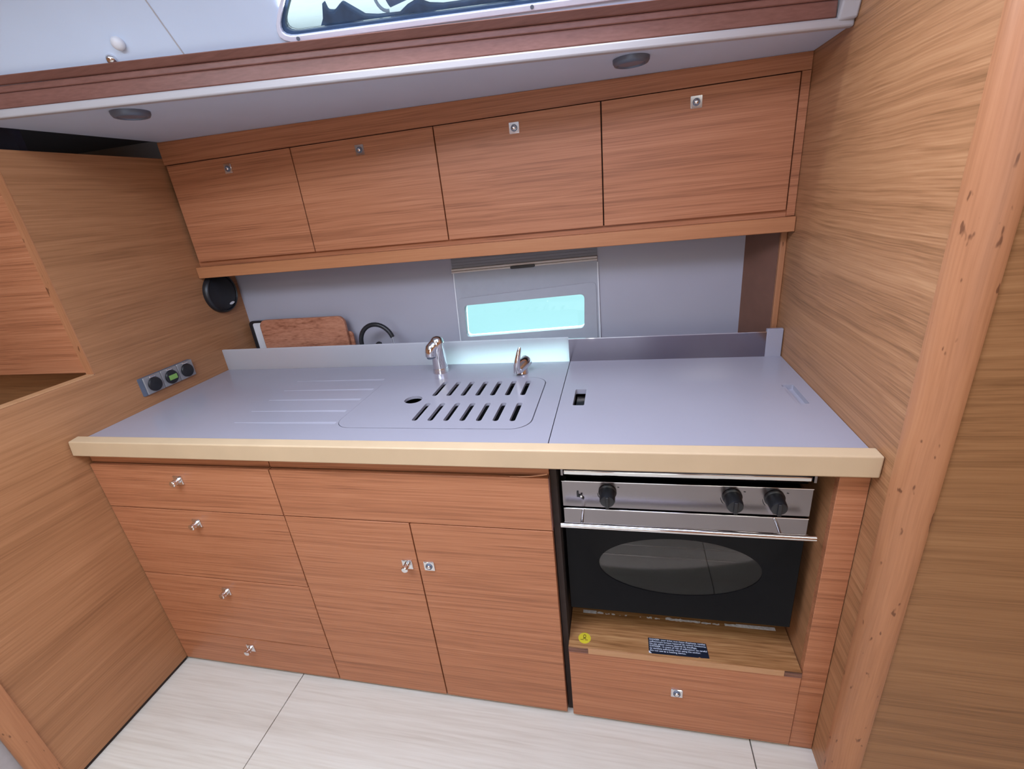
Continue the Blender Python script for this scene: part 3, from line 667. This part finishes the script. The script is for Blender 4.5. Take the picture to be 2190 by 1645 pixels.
for x in (-0.094, 0.338):
    obj('handle_bracket', MB().tube([(x, YO - 0.001, 0.7265), (x, YO - 0.02, 0.7255), (x, hy, hz)], 0.0036, 10), 'chrome', ov, smooth=50)
for k, z in enumerate((0.570, 0.520)):
    obj('oven_rack', MB().tube([(-0.085, YO + 0.024, z), (0.35, YO + 0.024, z)], 0.0028, 8).tube([(-0.085, YO + 0.12, z), (0.35, YO + 0.12, z)], 0.002, 8).tube([(-0.085, YO + 0.2, z), (0.35, YO + 0.2, z)], 0.002, 8), 'chrome', ov, smooth=50)
for x in (-0.0335, 0.2450, 0.3330):
    zk = 0.782
    kn = obj('knob', MB().lathe((x, YO, zk), (x, YO - 0.038, zk - 0.003), [(0, 0.0215), (0.10, 0.0215), (0.16, 0.0188), (0.85, 0.0178), (0.97, 0.0160), (1.0, 0.012)], 28), 'black', ov, smooth=40)
    obj('grip', MB().box(x - 0.0042, x + 0.0042, YO - 0.0425, YO - 0.032, zk - 0.0185, zk + 0.0125), 'black', kn, bevel=0.0015)
    obj('scale_mark', MB().tube([(x - 0.0240 + 0.0012*i*i*0.35, YO - 0.0002, zk - 0.004 - 0.0042*i) for i in range(5)], [0.0004, 0.0007, 0.0009, 0.0009, 0.0006], 6), 'black', ov)
    obj('off_mark', MB().prism([(x + 0.023, 0.7955), (x + 0.0275, 0.7945), (x + 0.0280, 0.7965), (x + 0.0240, 0.7975)], (0, -0.0004, 0), XZ(YO)), 'black', ov)
# small safety catch left of the first knob
lt = obj('safety_catch', MB().prism([(-0.1075, 0.7800), (-0.1035, 0.7800), (-0.1030, 0.7705), (-0.0965, 0.7690), (-0.0900, 0.7610), (-0.0925, 0.7590), (-0.0985, 0.7655), (-0.1075, 0.7665)], (0, -0.004, 0), XZ(YO)), 'black', ov)
obj('catch_screw', MB().cyl((-0.0965, YO - 0.004, 0.7705), (-0.0965, YO - 0.0075, 0.7705), 0.0028, n=14), 'chrome', lt, smooth=40)

# ================================================================== LEFT BULKHEAD FITTINGS
sk = empty('socket_panel', (XL, 1.255, 0.962)); tag(sk, 'grey three-gang socket panel with a green display on the left bulkhead', 'socket panel')
obj('back_plate', MB().prism(rrect(1.151, 1.358, 0.9605, 1.0235, 0.003, 3), (0.004, 0, 0), YZ(XL + 0.0003)), 'dullmetal', sk)
for k, y in enumerate((1.1965, 1.2630, 1.3295)):
    z = 0.992
    obj('module_plate', MB().prism(rrect(y - 0.0325, y + 0.0325, z - 0.030, z + 0.030, 0.003, 3), (0.006, 0, 0), YZ(XL + 0.0045)), 'socketplate', sk, bevel=0.0015)
    cap = obj('socket_cap', MB().lathe((XL + 0.0105, y, z - 0.002), (XL + 0.0185, y, z - 0.002), [(0, 0.0240), (0.6, 0.0240), (0.9, 0.0225), (1.0, 0.0195)], 32), 'black', sk, smooth=40)
    obj('hinge', MB().box(XL + 0.0105, XL + 0.0150, y - 0.011, y + 0.011, z + 0.0225, z + 0.0285), 'chrome', sk, bevel=0.001)
    if k == 1:
        obj('display', MB().box(XL + 0.0186, XL + 0.0194, y - 0.0150, y + 0.0165, z - 0.011, z + 0.006), 'lcd', cap)

spk = empty('speaker', (XL, 1.598, 1.14)); tag(spk, 'round black loudspeaker on the left bulkhead under the wall cabinet', 'speaker')
obj('rim', MB().lathe((XL, 1.598, 1.222), (XL + 0.020, 1.598, 1.222), [(0, 0.079), (0.5, 0.079), (0.85, 0.076), (1.0, 0.071), (0.75, 0.069)], 48, True), 'black', spk, smooth=50)
obj('grille', MB().lathe((XL + 0.0155, 1.598, 1.222), (XL + 0.0235, 1.598, 1.222), [(0, 0.0685), (0.5, 0.058), (0.85, 0.035), (1.0, 0.010)], 48), 'black', spk, smooth=60)
obj('badge', MB().prism([(1.624 + 0.0125*math.cos(a*math.pi/10) + 0.004*math.sin(a*math.pi/10), 1.1745 + 0.0052*math.sin(a*math.pi/10)) for a in range(20)], (0.002, 0, 0), YZ(XL + 0.0195)), 'whiteplastic', spk)

# ================================================================== BOARDS AND KETTLE ON THE LEDGE
ZL = 0.858
def leaning(b, ang):
    """tilt verts about the board's foot line"""
    return b
bb = obj('chopping_board', MB().prism(rrect(-1.4800, -1.0800, ZL + 0.001, 1.0885, 0.030, 6), (0, 0.016, 0), XZ(1.648)), 'bamboo', loc=(-1.28, 1.655, ZL), bevel=0.003)
tag(bb, 'large bamboo chopping board with rounded corner standing against the hull lining', 'chopping board')
b2 = obj('chopping_board', MB().prism(rrect(-1.4200, -1.0665, ZL + 0.001, 1.0200, 0.016, 6), (0, 0.012, 0), XZ(1.666)), 'bamboo', loc=(-1.24, 1.671, ZL), bevel=0.003)
tag(b2, 'smaller bamboo board peeking out behind the large chopping board', 'chopping board')
tr = empty('cutting_tray', (-1.4, 1.69, ZL)); tag(tr, 'white plastic cutting board with a black rim behind the bamboo boards', 'cutting board')
obj('board', MB().prism(rrect(-1.5450, -1.2300, ZL + 0.001, 1.0700, 0.012, 4), (0, 0.008, 0), XZ(1.684)), 'whiteplastic', tr)
obj('rim', MB().ring(rrect(-1.5600, -1.2150, ZL + 0.001, 1.0790, 0.016, 6), rrect(-1.5440, -1.2310, ZL + 0.008, 1.0710, 0.010, 6), (0, 0.014, 0), XZ(1.6805)), 'black', tr, bevel=0.002)

kc = (-0.934, 1.618)
kt = empty('kettle', (kc[0], kc[1], ZL)); tag(kt, 'steel kettle with an arched black handle behind the worktop upstand', 'kettle')
obj('body', MB().lathe((kc[0], kc[1], ZL), (kc[0], kc[1], ZL + 0.10), [(0, 0.070), (0.05, 0.078), (0.4, 0.080), (0.7, 0.068), (0.9, 0.045), (0.97, 0.036)], 36), 'steel', kt, smooth=50)
obj('lid', MB().lathe((kc[0], kc[1], ZL + 0.094), (kc[0], kc[1], ZL + 0.108), [(0, 0.036), (0.4, 0.034), (1.0, 0.012)], 28), 'steel', kt, smooth=50)
obj('lid_knob', MB().lathe((kc[0] + 0.004, kc[1], ZL + 0.105), (kc[0] + 0.004, kc[1], ZL + 0.128), [(0, 0.006), (0.3, 0.007), (0.5, 0.0125), (0.8, 0.0115), (1.0, 0.004)], 20), 'black', kt, smooth=60)
arc = []
for k in range(19):
    a = math.radians(192 - 176*k/18)
    arc.append((kc[0] + 0.071*math.cos(a), kc[1], 0.982 + 0.074*math.sin(a)))
obj('handle', MB().tube(arc, [0.0088]*19, 14), 'black', kt, smooth=60)
for sgn in (-1, 1):
    e = arc[0] if sgn < 0 else arc[-1]
    obj('handle_bracket', MB().tube([e, (kc[0] + sgn*0.070, kc[1], 0.955), (kc[0] + sgn*0.064, kc[1], ZL + 0.062)], 0.003, 8), 'chrome', kt)
obj('spout', MB().tube([(kc[0] - 0.055, kc[1] - 0.03, ZL + 0.04), (kc[0] - 0.078, kc[1] - 0.042, ZL + 0.065), (kc[0] - 0.090, kc[1] - 0.048, ZL + 0.09)], [0.018, 0.013, 0.010], 14), 'steel', kt, smooth=60)

# ================================================================== CEILING FITTINGS
for i, (x, y) in enumerate(((-1.192, 1.124), (0.036, 1.343))):
    z = zs(x)
    dl = empty('downlight', (x, y, z)); tag(dl, ('round grey recessed downlight in the soffit near the left bulkhead', 'round grey recessed downlight in the soffit over the stove cover')[i], 'downlight')
    obj('ring', MB().lathe((x, y, z), (x, y, z - 0.014), [(0, 0.043), (0.5, 0.0425), (0.9, 0.039), (1.0, 0.034), (0.6, 0.030)], 40), 'dullmetal', dl, smooth=45)
    obj('lens', MB().lathe((x, y, z - 0.008), (x, y, z - 0.0125), [(0, 0.0305), (0.6, 0.0300), (1.0, 0.020)], 36), 'lens', dl, smooth=45)
p = CO + CU*-1.085 + CV*0.070
bt_ = obj('ceiling_button', MB().lathe(p, p + CN*0.014, [(0, 0.0125), (0.4, 0.0138), (0.75, 0.0115), (1.0, 0.005)], 28), 'whiteplastic', loc=tuple(p), smooth=70); tag(bt_, 'white domed button on the coachroof side', 'button')
p = CO + CU*-1.122 + CV*0.044
bt_ = obj('ceiling_button', MB().lathe(p, p + CN*0.012, [(0, 0.0105), (0.5, 0.0105), (0.85, 0.008), (1.0, 0.003)], 24), 'chrome', loc=tuple(p), smooth=60); tag(bt_, 'small chrome stud just above the fascia moulding', 'button')

# ================================================================== ON DECK, SEEN THROUGH THE COACHROOF WINDOW
def dk(u, v, off): return CO + CU*u + CV*v + CN*off
cr_ = empty('canvas_roll', tuple(dk(-0.3, 0.06, -0.12))); tag(cr_, 'rolled blue-grey canvas with a pale strap loop lying outside the coachroof window', 'canvas roll')
obj('roll', MB().tube([dk(-0.500, 0.064, -0.10), dk(-0.44, 0.085, -0.105), dk(-0.36, 0.120, -0.11), dk(-0.25, 0.165, -0.12)], [0.016, 0.024, 0.030, 0.036], 18), 'canvas', cr_, smooth=60)
lp = [dk(-0.50 - 0.024*math.sin(math.radians(a)), 0.075 + 0.030*math.cos(math.radians(a)), -0.09) for a in range(-10, 200, 15)]
obj('strap_loop', MB().tube(lp, 0.0036, 8), 'strap', cr_, smooth=60)
cf = MB()
pts = [(-0.655, 0.036), (-0.640, 0.055), (-0.630, 0.083), (-0.627, 0.066), (-0.612, 0.064), (-0.590, 0.078), (-0.572, 0.066), (-0.548, 0.050), (-0.52, 0.046), (-0.47, 0.045), (-0.45, 0.056), (-0.425, 0.064), (-0.40, 0.054), (-0.37, 0.050), (-0.32, 0.050), (-0.26, 0.053), (-0.225, 0.056), (-0.218, 0.085), (-0.200, 0.085), (-0.200, 0.054), (-0.15, 0.049), (-0.15, 0.030), (-0.655, 0.030)]
cf.prism(pts, tuple(CN*-0.03), PL(-0.045))
cv = obj('folded_canvas', cf, 'navy', loc=tuple(dk(-0.4, 0.03, -0.06)), bevel=0.004); tag(cv, 'dark folded canvas lying along the bottom edge of the coachroof window', 'canvas')
struct(obj('ground_deck', MB().prism([(-2.6, -0.03), (1.2, -0.03), (1.2, 0.03), (-2.6, 0.03)], tuple(CN*-0.5), PL(-0.034)), 'deck'), None)
